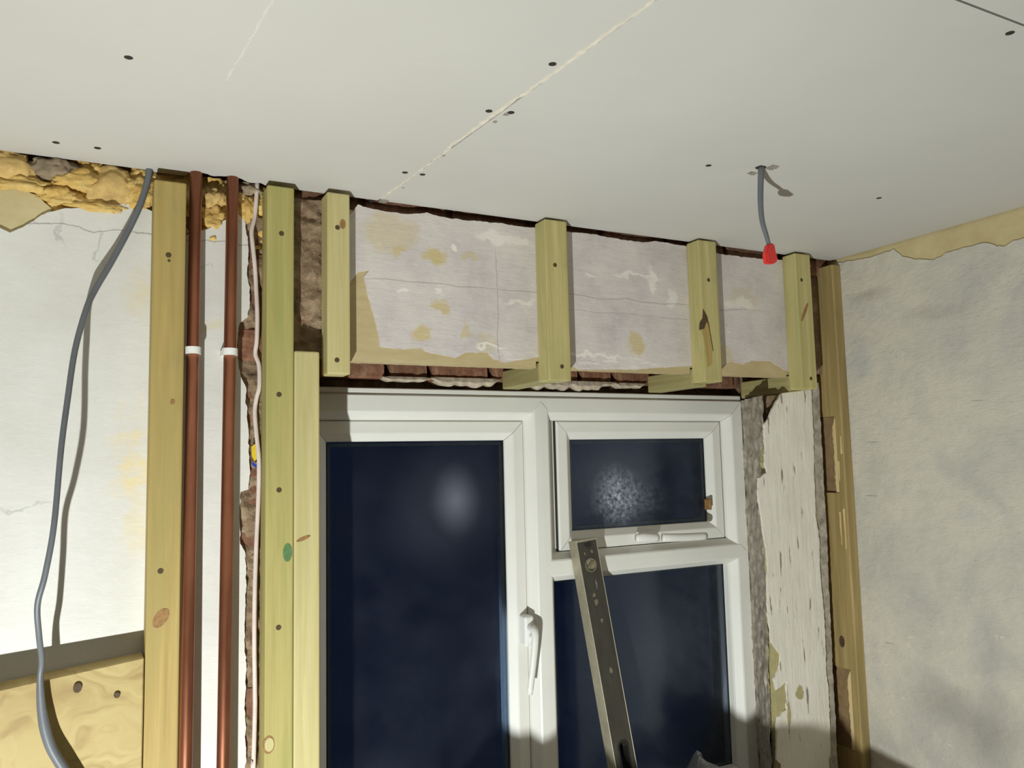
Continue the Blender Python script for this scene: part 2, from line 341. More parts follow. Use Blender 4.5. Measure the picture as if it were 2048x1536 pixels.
def rough_sheet(fn, nu, nv, amp, freq, seed=0, nrm=(0, -1, 0)):
    """grid fn(u, v) -> point, pushed along nrm by layered noise"""
    bm = bmesh.new(); N = Vector(nrm).normalized(); G = []
    for j in range(nv + 1):
        row = []
        for i in range(nu + 1):
            p = Vector(fn(i / nu, j / nv)); q = p * freq + Vector((seed * 3.1, 0, seed))
            h = noise.noise(q) + .5 * noise.noise(q * 2.2) + .3 * noise.noise(q * 4.7)
            row.append(bm.verts.new(p + N * h * amp))
        G.append(row)
    for j in range(nv):
        for i in range(nu): bm.faces.new((G[j][i], G[j][i + 1], G[j + 1][i + 1], G[j + 1][i]))
    return bm
def lump(c, r, seed, sub=2, amp=.35):
    bm = bmesh.new(); bmesh.ops.create_icosphere(bm, subdivisions=sub, radius=1)
    for v in bm.verts:
        k = 1 + amp * noise.noise(v.co * 1.6 + Vector((seed * 5.1, seed, 0))) + amp * .4 * noise.noise(v.co * 4 + Vector((seed, 0, 3)))
        v.co = Vector([c[i] + max(-.78, min(.78, v.co[i] * k)) * r[i] for i in range(3)])
    return bm
def struct(name, bm, mat, origin=None): return tag(obj(name, bm, mat, None, origin), kind='structure')
ZERO = (0, 0, 0)

# ================================================================ room shell
struct('floor', bxm((XL - .1, YREAR - .1, FLOOR - .05), (XR + .1, .35, FLOOR)), 'floor')
struct('wall_left', bxm((XL - .1, YREAR, FLOOR), (XL, .35, .75)), 'room_plaster')
struct('wall_rear', bxm((XL, YREAR - .1, FLOOR), (XR, YREAR, .75)), 'room_plaster')

# --- right wall: base coat with a grey skim whose top edge is ragged
wr = struct('wall_right', bxm((XR + .004, YREAR, FLOOR), (XR + .12, .35, .75)), 'beige_plaster')
top = [(-0.0272, 0.5416), (-0.1336, 0.5337), (-0.2055, 0.5376), (-0.2262, 0.5143), (-0.2698, 0.4947), (-0.3165, 0.483), (-0.3578, 0.493), (-0.393, 0.4931), (-0.4272, 0.4933), (-0.4518, 0.4931), (-0.4758, 0.4774), (-0.4955, 0.4725), (-0.5158, 0.4804), (-0.5397, 0.4813)]
top = [(.02, top[0][1])] + top + [(-.75, .49), (-1.1, .52), (-1.6, .47), (-2.4, .50), (YREAR, .48)]
obj('skim_coat', slab(rag(top, .006, .0022, 3) + [(YREAR, FLOOR), (.02, FLOOR)], XR, XR + .006, 'x'), 'skim', wr, ZERO)

# --- window wall: masonry core around the opening
OX0, OX1, OZ0, OZ1 = .36, 1.705, -.93, .212
core = bmesh.new()
box(core, (XL, .026, FLOOR), (OX0, .34, .75)); box(core, (OX0, .026, .228), (XR, .11, .75)); box(core, (OX0, .225, .235), (XR, .34, .75)); box(core, (OX0, .11, .262), (XR, .2, .75))
box(core, (OX1, .06, FLOOR), (XR + .004, .34, .164)); box(core, (1.744, .06, .164), (XR + .004, .34, .228)); box(core, (OX1, .208, .164), (1.744, .34, .235)); box(core, (OX0, .026, FLOOR), (OX1, .34, OZ0))
box(core, (1.66, .026, FLOOR), (1.80, .07, .164)); box(core, (1.744, .026, .164), (1.80, .07, .228)); box(core, (OX0, .266, .16), (OX1, .34, .3))
wf = struct('wall_front', core, 'mortar', ZERO)

# bricks: three shared shapes
protos = []
def brick_mesh(k):
    bm = bmesh.new(); box(bm, (-.1075, 0, 0), (.1075, .1, .065), .004, 1)
    for v in bm.verts:
        q = v.co * 30 + Vector((k * 9.0, 0, 0)); v.co += Vector((noise.noise(q), noise.noise(q + Vector((5, 0, 0))), noise.noise(q + Vector((0, 7, 0))))) * .004
    return bm
def brick(x0, x1, z, y, parent=wf, h=.065, mat='brick', rz=0):
    key = (len(protos)) % 3
    if len(protos) < 3:
        o = obj('brick', brick_mesh(len(protos)), mat, parent, ZERO); protos.append(o); o.location = Vector(((x0 + x1) / 2, y, z)) - ORIG[parent.name]; o.rotation_euler = (0, 0, rz)
    else:
        p = rnd.choice(protos); o = copy_of(p, 'brick', ((x0 + x1) / 2, y, z), parent, (0, 0, rz))
    o.scale = ((x1 - x0) / .215, 1, h / .065)
    if mat != 'brick': o.material_slots[0].link = 'OBJECT'; o.material_slots[0].material = M[mat]
    return o
z = -.92; row = 0
while z < .50:
    cuts = [.13, .352] if row % 2 else [.12, .238, .352]
    if z > .215: cuts = [.13, .34, .455] if row % 2 else [.125, .235, .445]
    for a, b in zip(cuts, cuts[1:]): brick(a + .006, b - .004, z, .014 + rnd.uniform(-.006, .005))
    z += .075; row += 1
for i in range(8): brick(.30 + i * .2 + .005, .30 + i * .2 + .192, .507, .016 + rnd.uniform(-.003, .004), h=.06)
bx = .40
while bx < 1.69:                                                     # row over the window head
    wdt = rnd.choice((.215, .215, .105, .16)); brick(bx + .004, min(bx + wdt, 1.70) - .006, .198 + rnd.uniform(-.002, .003), .196 + rnd.uniform(-.003, .004), h=.068); bx += wdt
for k, (x0, x1, zl, zh) in enumerate(((.60, .72, .190, .2015), (.72, .905, .1785, .203), (.96, 1.25, .1785, .2035), (1.25, 1.35, .187, .202))):
    bm = bmesh.new(); n = 44; rows = []
    for i in range(n + 1):
        u = i / n; x = x0 + u * (x1 - x0); tp = min(1, 6 * u, 6 * (1 - u)); h = (zh - zl) * tp * (.75 + .5 * noise.noise(Vector((x * 40, k, 0)))); y = .187 + .003 * noise.noise(Vector((x * 55, 3, k)))
        rows.append([bm.verts.new(p) for p in ((x, .235, zh), (x, y, zh + .002), (x, y - .003, zh - h * .5), (x, y + .004, zh - h), (x, .235, zh - h * .8))])
    for a, b in zip(rows, rows[1:]):
        for q in range(5): bm.faces.new((a[q], a[(q + 1) % 5], b[(q + 1) % 5], b[q]))
    bm.faces.new(rows[0]); bm.faces.new(rows[-1][::-1]); bmesh.ops.recalc_face_normals(bm, faces=bm.faces); obj('mortar_bed', bm, 'pale_mortar', wf)
# white painted plaster, with the ragged top and the broken edge beside the posts
wt = [(-0.1427, 0.4177), (-0.1279, 0.4107), (-0.115, 0.4192), (-0.1055, 0.4265), (-0.0739, 0.4535), (-0.0527, 0.4625), (-0.0373, 0.4671), (-0.009, 0.468), (0.0172, 0.4796), (0.0522, 0.4842), (0.0756, 0.4834), (0.0925, 0.478), (0.1168, 0.4533), (0.1517, 0.4382), (0.179, 0.448), (0.1923, 0.4563), (0.2111, 0.4712), (0.222, 0.4755), (0.2477, 0.4905)]
wrt = [(0.2487, 0.4906), (0.2619, 0.4733), (0.2669, 0.4251), (0.2655, 0.3735), (0.2694, 0.3482), (0.2696, 0.3129), (0.267, 0.2892), (0.2505, 0.2765), (0.2472, 0.2338), (0.2512, 0.1907), (0.2541, 0.1735), (0.2644, 0.1517), (0.2645, 0.1325), (0.2697, 0.0468), (0.2728, 0.0098), (0.2704, -0.0419), (0.2577, -0.0452), (0.2535, -0.0832), (0.2567, -0.1408), (0.2668, -0.1637), (0.2673, -0.2299), (0.2653, -0.3171), (0.2683, -0.3608), (0.267, -0.4252), (0.2697, -0.5471)]
out = rag([(XL, wt[0][1] + .02), (-.8, wt[0][1] + .03), (-.35, wt[0][1] - .01)] + wt + wrt + [(.262, FLOOR)], .005, .0018, 1)
tag(obj('painted_plaster', slab(out + [(XL, FLOOR)], 0, .03), 'white_plaster', wf, ZERO), 'white painted plaster with a ragged broken edge')
be = [(-0.1886, 0.4917), (-0.1455, 0.4969), (-0.1174, 0.4938), (-0.0886, 0.4843), (-0.0769, 0.4723), (-0.0667, 0.4619), (-0.0841, 0.4309), (-0.1147, 0.4008), (-0.1419, 0.3804), (-0.1846, 0.376)]
tag(obj('under_plaster', slab(rag(be, .006, .002, 5), .006, .03), 'beige_plaster', wf, ZERO), 'bare beige plaster patch')
# crumbling yellow lime and rubble under the ceiling
bm = rough_sheet(lambda u, v: (-.45 + u * .755, .014, .425 + v * .135), 260, 46, .016, 30, 4)
tag(obj('crumbling_lime', bm, 'yellow_lime', wf, ZERO, True), 'crumbling yellow lime mortar', kind='stuff')
for k, (x, zz, rx, rz, m) in enumerate(((-.145, .536, .055, .030, 'stone_tan'), (-.07, .536, .040, .022, 'stone_grey'), (-.125, .500, .065, .013, 'yellow_lime'), (-.025, .520, .045, .020, 'yellow_lime'), (.03, .510, .055, .036, 'stone_tan'),
        (.072, .508, .035, .030, 'yellow_lime'), (-.055, .488, .035, .016, 'yellow_lime'), (-.215, .515, .05, .034, 'stone_grey'), (.0, .474, .05, .014, 'yellow_lime'), (.203, .520, .026, .022, 'stone_tan'), (.20, .476, .028, .026, 'yellow_lime'),
        (.265, .505, .020, .028, 'yellow_lime'), (.27, .545, .024, .014, 'stone_grey'), (-.30, .50, .06, .034, 'stone_tan'))):
    c = Vector((x, .010, zz)); bm = bmesh.new(); bmesh.ops.create_icosphere(bm, subdivisions=4, radius=1)
    for v in bm.verts:
        p = v.co * 1.0; q = p * 1.3 + Vector((k * 5.1, k, 0))
        f_ = 1 + .45 * noise.noise(q) + .28 * noise.noise(q * 2.6) + .16 * noise.noise(q * 6)
        v.co = c + Vector((p.x * rx, p.y * .017, p.z * rz)) * f_
    obj('stone', bm, m, wf, None, True)
# rough mortar between the tall post and the first hanging batten
bm = rough_sheet(lambda u, v: (.345 + u * .115, .006, .215 + v * .325), 30, 80, .010, 38, 9)
obj('rough_mortar', bm, 'mortar', wf, ZERO, True)['kind'] = 'stuff'

bm = rough_sheet(lambda u, v: (.238 + u * .058, .010, -.95 + v * 1.44), 16, 380, .010, 34, 33)
obj('rough_mortar', bm, 'mortar', wf, ZERO, True)['kind'] = 'stuff'

# lintel: bare ochre plaster under a ragged coat of lilac paint
lt = [(0.486, 0.5402), (0.5183, 0.5347), (0.5579, 0.5331), (0.604, 0.5345), (0.6385, 0.541), (0.683, 0.5364), (0.7165, 0.5359), (0.7692, 0.5376), (0.8106, 0.5391), (0.8632, 0.5382), (0.9106, 0.5402), (1.0313, 0.5406), (1.09, 0.541), (1.1502, 0.5376), (1.2246, 0.5379), (1.2592, 0.5455), (1.3552, 0.5413), (1.474, 0.5321), (1.62, 0.534), (1.6929, 0.5382), (1.8027, 0.5329)]
lb = [(1.7772, 0.2202), (1.6791, 0.2311), (1.6309, 0.2527), (1.5606, 0.2528), (1.5317, 0.2424), (1.4851, 0.246), (1.4554, 0.2358), (1.3476, 0.2308), (1.176, 0.2164), (1.0192, 0.2114), (1.0028, 0.2179), (0.9121, 0.2367), (0.8242, 0.222), (0.7969, 0.2266), (0.7799, 0.2416), (0.7434, 0.2412), (0.7169, 0.2357), (0.7013, 0.2263), (0.6779, 0.2308), (0.6342, 0.2366), (0.6252, 0.2448), (0.5848, 0.2409), (0.5312, 0.2427)]
ll = [(0.5303, 0.2594), (0.5188, 0.306), (0.5052, 0.3534), (0.498, 0.3897), (0.5088, 0.4033), (0.4863, 0.396)]
under = rag([(.44, .215), (.44, .42), (.455, .527)], .006, .003, 8) + rag([(.46, .528), (1.0, .522), (1.79, .520)], .008, .003, 9) + [(1.79, .211)] + rag([(1.78, .210), (1.746, .210), (1.745, .219), (1.687, .219), (1.686, .211), (1.407, .211), (1.406, .227), (1.351, .227), (1.350, .211), (1.2, .211), (.960, .211), (.959, .227), (.903, .227), (.902, .211), (.47, .211)], .012, .0006, 10)
tag(obj('under_plaster', slab(under, .003, .03), 'ochre_plaster', wf, ZERO), 'bare ochre plaster of the lintel')
lil = rag(lt, .005, .0016, 11) + rag([(1.79, .515), (1.79, .222)], .01, .001, 12) + rag(lb, .005, .0016, 13) + rag(ll + [(.457, .36), (.457, .50), lt[0]], .005, .0016, 14)
tag(obj('painted_plaster', slab(lil, 0, .004), 'lilac', wf, ZERO), 'flaking lilac grey paint over the lintel')

# jamb right of the window
jl = [(1.6649, 0.1665), (1.6332, 0.1349), (1.6068, 0.0958), (1.5932, 0.0824), (1.5924, 0.0201), (1.5881, -0.0141), (1.593, -0.0458), (1.562, -0.0581), (1.558, -0.1152), (1.5661, -0.1492), (1.5696, -0.1998), (1.5782, -0.2519), (1.5785, -0.2969), (1.5736, -0.34), (1.5722, -0.4085), (1.5774, -0.4811), (1.6083, -0.5152), (1.6005, -0.5495), (1.5794, -0.573), (1.5843, -0.6012), (1.6242, -0.5868), (1.6191, -0.6539), (1.5862, -0.6699), (1.5812, -0.6914), (1.575, -0.7741), (1.588, -0.7863), (1.578, -0.9196)]
jr = [(1.7582, -0.9584), (1.7678, -0.7814), (1.774, -0.6432), (1.7687, -0.5722), (1.774, -0.4654), (1.7698, -0.3577), (1.7678, -0.3123), (1.7728, -0.2296), (1.7634, -0.159), (1.7683, -0.0533), (1.7732, 0.0535), (1.7748, 0.1435), (1.7739, 0.1796)]
jb = rag(jl, .005, .0018, 15) + rag(jr, .005, .0018, 16)
tag(obj('painted_plaster', slab(jb, 0, .006), 'jamb_plaster', wf, ZERO), 'cream combed plaster on the window jamb')
uj = rag([(1.672, .165), (1.627, .0814), (1.5982, -.0183), (1.6088, -.045), (1.5858, -.1165), (1.599, -.2539), (1.5928, -.4114), (1.591, -.4836), (1.5877, -.5526), (1.5875, -.6278), (1.5898, -.6904), (1.583, -.9225)], .006, .0015, 17) + [(1.77, -.95), (1.775, .163), (1.70, .163)]
tag(obj('under_plaster', slab(uj, .005, .03), 'olive', wf, ZERO), 'olive undercoat of the jamb')
gs = rag([(1.77, -.95), (1.77, .2)], .05, 0) + rag([(1.815, .2), (1.812, -.2), (1.806, -.5), (1.80, -.95)], .008, .002, 18)
tag(obj('cement_strip', slab(gs, .009, .065), 'cement', wf, ZERO), 'grey cement strip along the jamb')
for k, (x, zz, rx, rz) in enumerate(((1.668, -.62, .014, .018), (1.625, -.665, .006, .03))):
    pts = [(x + rx * math.cos(a * .393) * (1 + .25 * math.sin(a * 5 + k)), zz + rz * math.sin(a * .393) * (1 + .2 * math.cos(a * 3))) for a in range(16)]
    obj('flaked_patch', slab(pts, -.0006, .001), 'olive', wf)
# splayed broken reveal: rough cement and grey bricks
bm = rough_sheet(lambda u, v: (1.612 - .045 * (1 - v) * (1 - u) + u * .09 + (1 - v) * 0, .018 + u * .185, -.95 + v * 1.113), 26, 170, .012, 34, 21, (-.9, -.43, 0))
tag(obj('broken_reveal', bm, 'cement', wf, ZERO, True), 'rough broken masonry reveal beside the window', kind='stuff')

# --- ceiling: void above, then the plasterboards
struct('ceiling', bxm((XL - .1, YREAR - .1, .75), (XR + .12, .35, .8)), 'black_void', (0, 0, .75))
ce = bpy.data.objects['ceiling']
T = .0125
def ceil_board(poly, label): return tag(obj('plasterboard', slab(poly, CEIL, CEIL + T, 'z'), 'board', ce, ZERO), label)
sx0 = lambda y: .529 - (y - .0) * .079
G = .002
edge = rag([(XL, -.004), (-.2, -.004), (.08, -.004)], .02, .0008, 30) + rag([(.095, .004), (.15, .0), (.16, -.02), (.175, -.03), (.20, -.018), (.225, -.03), (.245, -.026), (.27, -.008), (.285, -.014), (.30, -.004)], .004, .002, 31) + [(sx0(0) - G, -.004)]
ceil_board(edge + [(sx0(YREAR) - G, YREAR), (XL, YREAR)], 'white plasterboard over the copper pipes')
ceil_board([(sx0(-.004) + G, -.004)] + rag([(.6, -.004), (1.2, -.004), (1.8, -.004)], .03, .001, 32) + [(XR - .003, -.003), (XR - .004, -1.017), (sx0(-1.017) + G, -1.017)], 'white plasterboard with the light cable')
ceil_board([(sx0(-1.0205) + G, -1.0205), (XR - .004, -1.0205), (XR - .004, YREAR), (sx0(YREAR) + G, YREAR)], 'white plasterboard beyond the cross joint')
# jointing along the seam: a ragged ribbon in and beside the gap
def ribbon(name, a, b, w0, w1, seed, mat='joint'):
    a, b = Vector(a), Vector(b); d = (b - a).normalized(); p = Vector((-d.y, d.x))
    L_ = rag([tuple(a + p * w0), tuple(b + p * w0)], .006, .0016, seed); R_ = rag([tuple(b - p * w1), tuple(a - p * w1)], .006, .0022, seed + 1)
    return obj(name, slab(L_ + R_, CEIL - .0007, CEIL + .004, 'z'), mat, ce)
ribbon('joint_filler', (sx0(-.02), -.02), (sx0(-.33), -.33), .0012, .0030, 40)
ribbon('joint_filler', (sx0(-.33), -.33), (sx0(-.56), -.56), -.001, .0085, 42)
ribbon('joint_filler', (sx0(-.56), -.56), (sx0(-.80), -.80), .001, .0055, 44)
ribbon('joint_filler', (sx0(-.80), -.80), (sx0(-1.6), -1.6), .001, .004, 46)
ribbon('joint_filler', (.163, -.43), (.186, -.72), .0014, .0014, 48, 'skim_streak')
for x, y, r in ((sx0(-.46) + .011, -.462, .0045), (sx0(-.5) + .012, -.495, .006), (sx0(-.02) + .01, -.004, .012), (sx0(-.1) + .012, -.10, .003), (sx0(-.3) + .004, -.292, .004)):
    obj('torn_paper', lump((x, y, CEIL), (r, r * 1.3, .0008), x * 50, 2, .5), 'gypsum', ce)
# screws sunk in the boards
def screw_bm(r):
    bm = bmesh.new(); n = 10
    ring = lambda rr, d: [bm.verts.new((rr * math.cos(2 * math.pi * k / n), d, rr * math.sin(2 * math.pi * k / n))) for k in range(n)]
    a, b, c = ring(r, -.0003), ring(r * .8, -.0007), ring(r * .45, -.0005)
    for p, q in ((a, b), (b, c)):
        for k in range(n): bm.faces.new((p[k], p[(k + 1) % n], q[(k + 1) % n], q[k]))
    bm.faces.new(c); e = ring(r, .004)
    for k in range(n): bm.faces.new((a[k], e[k], e[(k + 1) % n], a[(k + 1) % n]))
    bm.faces.new(e); bmesh.ops.recalc_face_normals(bm, faces=bm.faces); return bm
csp = None
for x, y in [(0.0356, -0.4426), (-0.0604, -0.0801), (0.0019, -0.0817), (0.564, -0.6682), (0.5497, -0.4938), (0.584, -0.5034), (0.5228, -0.1829), (0.557, -0.1862), (0.5176, 0.0075), (1.0357, -0.4509), (1.5151, -0.4513), (1.0762, -0.9991)]:
    o = ORIG['ceiling']
    if csp is None: csp = obj('screw', screw_bm(.0058), 'screw_dark', ce, ZERO); q = csp
    else: q = copy_of(csp, 'screw', ZERO, ce)
    q.location = Vector((x, y, CEIL)) - o; q.rotation_euler = (math.radians(90), 0, rnd.uniform(0, 3))
# torn hole round the light cable
hl = [(1.1371, -0.4844), (1.1565, -0.4988), (1.1439, -0.4548)]
obj('cable_hole', lump((hl[0][0], hl[0][1], CEIL + .001), (.014, .012, .002), 3, 3, .4), 'screw_dark', ce)
for k, (x, y) in enumerate(((hl[1][0], hl[1][1]), (hl[2][0], hl[2][1]), (hl[0][0] + .018, hl[0][1] - .006))):
    obj('torn_paper', lump((x, y, CEIL), (.012, .008, .003), k + 60, 3, .6), 'gypsum', ce)

# ================================================================ window
w1 = tag(empty('window_1', (1.03, .2, -.93)), kind='structure')
def member(name, prof, a, b, c, d, mat='upvc', parent=None):
    """mitred bar: prof = [(inset, y)], a/b outer corner ends, c/d unit inset directions at those ends"""
    bm = bmesh.new(); R0 = [bm.verts.new((a[0] + c[0] * i, y, a[1] + c[1] * i)) for i, y in prof]; R1 = [bm.verts.new((b[0] + d[0] * i, y, b[1] + d[1] * i)) for i, y in prof]; n = len(prof)
    for k in range(n): bm.faces.new((R0[k], R0[(k + 1) % n], R1[(k + 1) % n], R1[k]))
    bm.faces.new(R0[::-1]); bm.faces.new(R1); bmesh.ops.recalc_face_normals(bm, faces=bm.faces)
    return obj(name, bm, mat, parent)
def ring(names, prof, x0, x1, z0, z1, parent, g=.0007, mat='upvc'):
    o = []
    o.append(member(names[0], prof, (x0 + g, z1), (x1 - g, z1), (1, -1), (-1, -1), mat, parent))
    o.append(member(names[0], prof, (x0 + g, z0), (x1 - g, z0), (1, 1), (-1, 1), mat, parent))
    o.append(member(names[1], prof, (x0, z0 + g), (x0, z1 - g), (1, 1), (1, -1), mat, parent))
    o.append(member(names[1], prof, (x1, z0 + g), (x1, z1 - g), (-1, 1), (-1, -1), mat, parent)); return o
FX0, FX1, FZ0, FZ1, FY = .37, 1.697, -.925, .163, .19
fprof = [(0, FY + .004), (.004, FY), (.040, FY), (.044, FY + .002), (.058, FY + .021), (.060, FY + .027), (.060, .266), (0, .266)]
ring(('frame_rail', 'frame_stile'), fprof, FX0, FX1, FZ0, FZ1, w1)
obj('head_trim', bxm((FX0, FY + .006, FZ1 + .0008), (FX1 + .002, .262, .177), bev=.002), 'upvc', w1)
def bar(name, pts_in, a0, a1, vertical, point):
    """mullion or transom: symmetric profile with pointed (mitred) ends over the frame faces"""
    bm = bmesh.new(); rows = []
    for off, y in pts_in:
        e = abs(off); e0, e1 = a0 - (point - min(e, point)) if point else a0, a1 + (point - min(e, point)) if point else a1
        for e_ in (e0, e1): rows.append((off, y, e_))
    V0 = [bm.verts.new((o_, y, e_) if vertical else (e_, y, o_)) for o_, y, e_ in rows[0::2]]; V1 = [bm.verts.new((o_, y, e_) if vertical else (e_, y, o_)) for o_, y, e_ in rows[1::2]]; n = len(V0)
    for k in range(n): bm.faces.new((V0[k], V0[(k + 1) % n], V1[(k + 1) % n], V1[k]))
    bm.faces.new(V0[::-1]); bm.faces.new(V1); bmesh.ops.recalc_face_normals(bm, faces=bm.faces); return bm
MX, TZ = 1.0185, -.2695
mprof = [(-.038, .266), (-.038, FY + .027), (-.036, FY + .021), (-.022, FY + .001), (-.018, FY - .0012), (0, FY - .0016), (.018, FY - .0012), (.022, FY + .001), (.036, FY + .021), (.038, FY + .027), (.038, .266)]
bm = bar('mullion', mprof, FZ0 + .040, FZ1 - .040, True, .026)
for v in bm.verts: v.co.x += MX
obj('mullion', bm, 'upvc', w1)
bm = bar('transom', [(o_ * .95, y) for o_, y in mprof], MX + .020, FX1 - .040, False, .026)
for v in bm.verts: v.co.z += TZ
obj('transom', bm, 'upvc', w1)
sprof = [(0, .219), (.003, .215), (.028, .215), (.031, .216), (.047, .230), (.048, .2345), (.048, .262), (0, .262)]
def sash(x0, x1, z0, z1, gmat, label):
    s_ = obj('sash_frame', bxm((x0 + .002, .2625, z0 + .002), (x1 - .002, .266, z0 + .03)), 'upvc', w1, ((x0 + x1) / 2, .22, z0)); tag(s_, label)
    ring(('sash_rail', 'sash_stile'), sprof, x0, x1, z0, z1, s_)
    i = .046; tag(obj('pane', bxm((x0 + i, .2345, z0 + i), (x1 - i, .2385, z1 - i)), gmat, s_, ZERO), 'dusty dark glass pane with painted glare')
    ring(('spacer_bar', 'spacer_bar'), [(0, .2392), (.0, .256), (.007, .256), (.007, .2392)], x0 + i + .006, x1 - i - .006, z0 + i + .006, z1 - i - .006, s_, mat='spacer')
    obj('outer_pane', bxm((x0 + i, .257, z0 + i), (x1 - i, .261, z1 - i)), 'glass_fixed', s_, ZERO)
    ring(('seal', 'seal'), [(-.005, .222), (-.005, .25), (.004, .25), (.004, .222)], x0, x1, z0, z1, s_, mat='gasket')
    return s_
obj('rebate', bxm((MX + .0385, .226, TZ + .036), (MX + .0585, .262, FZ1 - .0605)), 'upvc', w1)
sl = sash(FX0 + .061, MX - .0385, FZ0 + .061, FZ1 - .061, 'glass_casement', 'tall casement sash')
sv = sash(MX + .0600, FX1 - .0645, TZ + .0375, FZ1 - .061, 'glass_vent', 'small top vent sash')
# fixed light under the transom, glazed straight into the frame with a bead
bx0, bx1, bz0, bz1 = MX + .0385, FX1 - .0605, FZ0 + .0605, TZ - .0365
ring(('glazing_bead', 'glazing_bead'), [(-.003, FY + .022), (.004, FY + .027), (.012, .2335), (.012, .2345), (-.003, .2345)], bx0 - .012, bx1 + .012, bz0 - .012, bz1 + .012, w1)
obj('pane', bxm((bx0 - .01, .2345, bz0 - .01), (bx1 + .01, .2385, bz1 + .01)), 'glass_fixed', w1, ZERO)
ring(('spacer_bar', 'spacer_bar'), [(0, .2392), (.0, .256), (.007, .256), (.007, .2392)], bx0 + .004, bx1 - .010, bz0, bz1, w1, mat='spacer')
obj('outer_pane', bxm((bx0 - .01, .257, bz0 - .01), (bx1 + .01, .261, bz1 + .01)), 'glass_fixed', w1, ZERO)
# handles
def capsule_bar(pts, r, n=12, flat=.8): return tube(pts, r, n, 5, flat)
hx, hz = .966, -.405
h = tag(obj('window_handle', bxm((hx - .013, .180, hz - .045), (hx + .013, .2145, hz + .028), bev=.006, seg=3), 'white_plastic', w1, None), 'white casement handle with lever hanging down')
obj('lever', capsule_bar([(hx + .002, .178, hz), (hx + .001, .160, hz - .002), (hx - .001, .152, hz - .02), (hx - .008, .150, hz - .07), (hx - .020, .152, hz - .148)], lambda u: .0115 - .004 * u), 'white_plastic', h, None, True)
obj('lock_barrel', tube([(hx + .004, .185, hz - .022), (hx + .004, .168, hz - .022)], .008, 12, 1), 'white_plastic', h, None, True)
obj('key', bxm((hx + .003, .158, hz - .030), (hx + .0055, .17, hz - .014)), 'spacer', h)
vz = -.207
h = tag(obj('window_handle', bxm((1.315, .186, vz - .013), (1.372, .2145, vz + .013), bev=.006, seg=3), 'white_plastic', w1, None), 'white vent handle with lever lying flat')
obj('lever_knob', capsule_bar([(1.284, .168, vz - .001), (1.31, .164, vz - .001), (1.352, .164, vz - .004)], lambda u: .0100 + .003 * math.sin(u * 3.1)), 'white_plastic', h, None, True)
obj('spindle', tube([(1.342, .19, vz - .003), (1.342, .16, vz - .003)], .009, 12, 1), 'white_plastic', h, None, True)
obj('lever', capsule_bar([(1.372, .170, vz - .006), (1.40, .163, vz - .007), (1.46, .163, vz - .009), (1.518, .165, vz - .010)], lambda u: .0116 - .0015 * u), 'white_plastic', h, None, True)
obj('catch', bxm((1.572, .205, -.150), (1.580, .2295, -.120), bev=.002), 'knot', sv)
struct('trim_1', bxm((FX0 - .005, -.035, -.955), (1.60, .262, -.926), bev=.005, seg=2), 'upvc')

# ================================================================ timber
SCR = None
def add_screws(o, pts, y=-.047):
    global SCR
    for x, z in pts:
        if SCR is None: SCR = obj('screw', screw_bm(.0050), 'screw', o, ZERO); q = SCR
        else: q = copy_of(SCR, 'screw', ZERO, o)
        q.location = Vector((x, y, z)) - ORIG[o.name]; q.rotation_euler = (0, rnd.uniform(0, 3), 0)
def knot(o, x, z, rx, rz, y, mat, tilt=0):
    c, s = math.cos(tilt), math.sin(tilt); pts = []
    for k in range(18):
        a = 2 * math.pi * k / 18; u, v = rx * math.cos(a), rz * math.sin(a); pts.append((x + u * c - v * s, z + u * s + v * c))
    obj('knot', slab(pts, y - .0005, y + .002), mat, o)
def stud(name, x0, x1, z0, z1, label, mat='timber_z', y0=-.047, y1=0.0, group=None, bev=.003, cat='timber post'):
    return tag(obj(name, bxm((x0, y0, z0), (x1, y1, z1), bev=bev, seg=2), mat), label, cat, group)
sp = stud('timber_stud', .094, .149, FLOOR, .523, 'ochre timber stud standing against white plaster left of the copper pipes', 'timber_ochre')
add_screws(sp, [(0.1201, 0.3854), (0.1178, 0.321), (0.1161, -0.1749)][:1] + [(0.1201, 0.3854), (0.1178, 0.321), (0.1161, -0.1749)][2:]); knot(sp, .118, -.255, .011, .018, -.047, 'knot', -.6); knot(sp, .131, .12, .004, .005, -.047, 'knot'); knot(sp, .121, .375, .0025, .0025, -.047, 'knot_dark')
mp = stud('timber_stud', .293, .3445, FLOOR, .541, 'tall green-tinged timber stud with four screws and a green knot', 'timber_z', y1=.004)
add_screws(mp, [(0.3201, 0.4474), (0.3167, 0.1362), (0.3174, -0.0427), (0.3175, -0.2934)])
kn = [(0.3334, -0.1588), (0.2989, -0.4982), (0.1205, -0.2484), (1.3609, 0.3419), (1.6981, 0.3925), (0.1268, 0.1186)]
knot(mp, kn[0][0], kn[0][1], .0085, .017, -.047, 'knot_green'); knot(mp, kn[1][0] + .002, kn[1][1], .0105, .016, -.047, 'knot'); knot(mp, kn[1][0] + .003, kn[1][1], .008, .012, -.0474, 'timber_pale')
p2 = stud('timber_stud', .3455, .394, FLOOR, .221, 'shorter pale timber stud fixed against the tall green-tinged one', 'timber_pale', y0=-.046, y1=.0)
knot(p2, .363, -.135, .014, .0035, -.046, 'knot', .35)
b2 = stud('hanging_batten', .409, .455, .178, .543, 'timber batten hanging on the lintel beside the tall stud', 'timber_pale', cat='batten'); add_screws(b2, [(0.4296, 0.4719), (0.4278, 0.2059), (0.4228, 0.191)][:2])
knot(b2, .44, .48, .006, .010, -.047, 'knot')
b3 = stud('hanging_batten', .907, .966, .178, .548, 'timber batten on the lintel above the white mullion', 'timber_batten', cat='batten'); add_screws(b3, [(0.9309, 0.4424), (0.9416, 0.2104)])
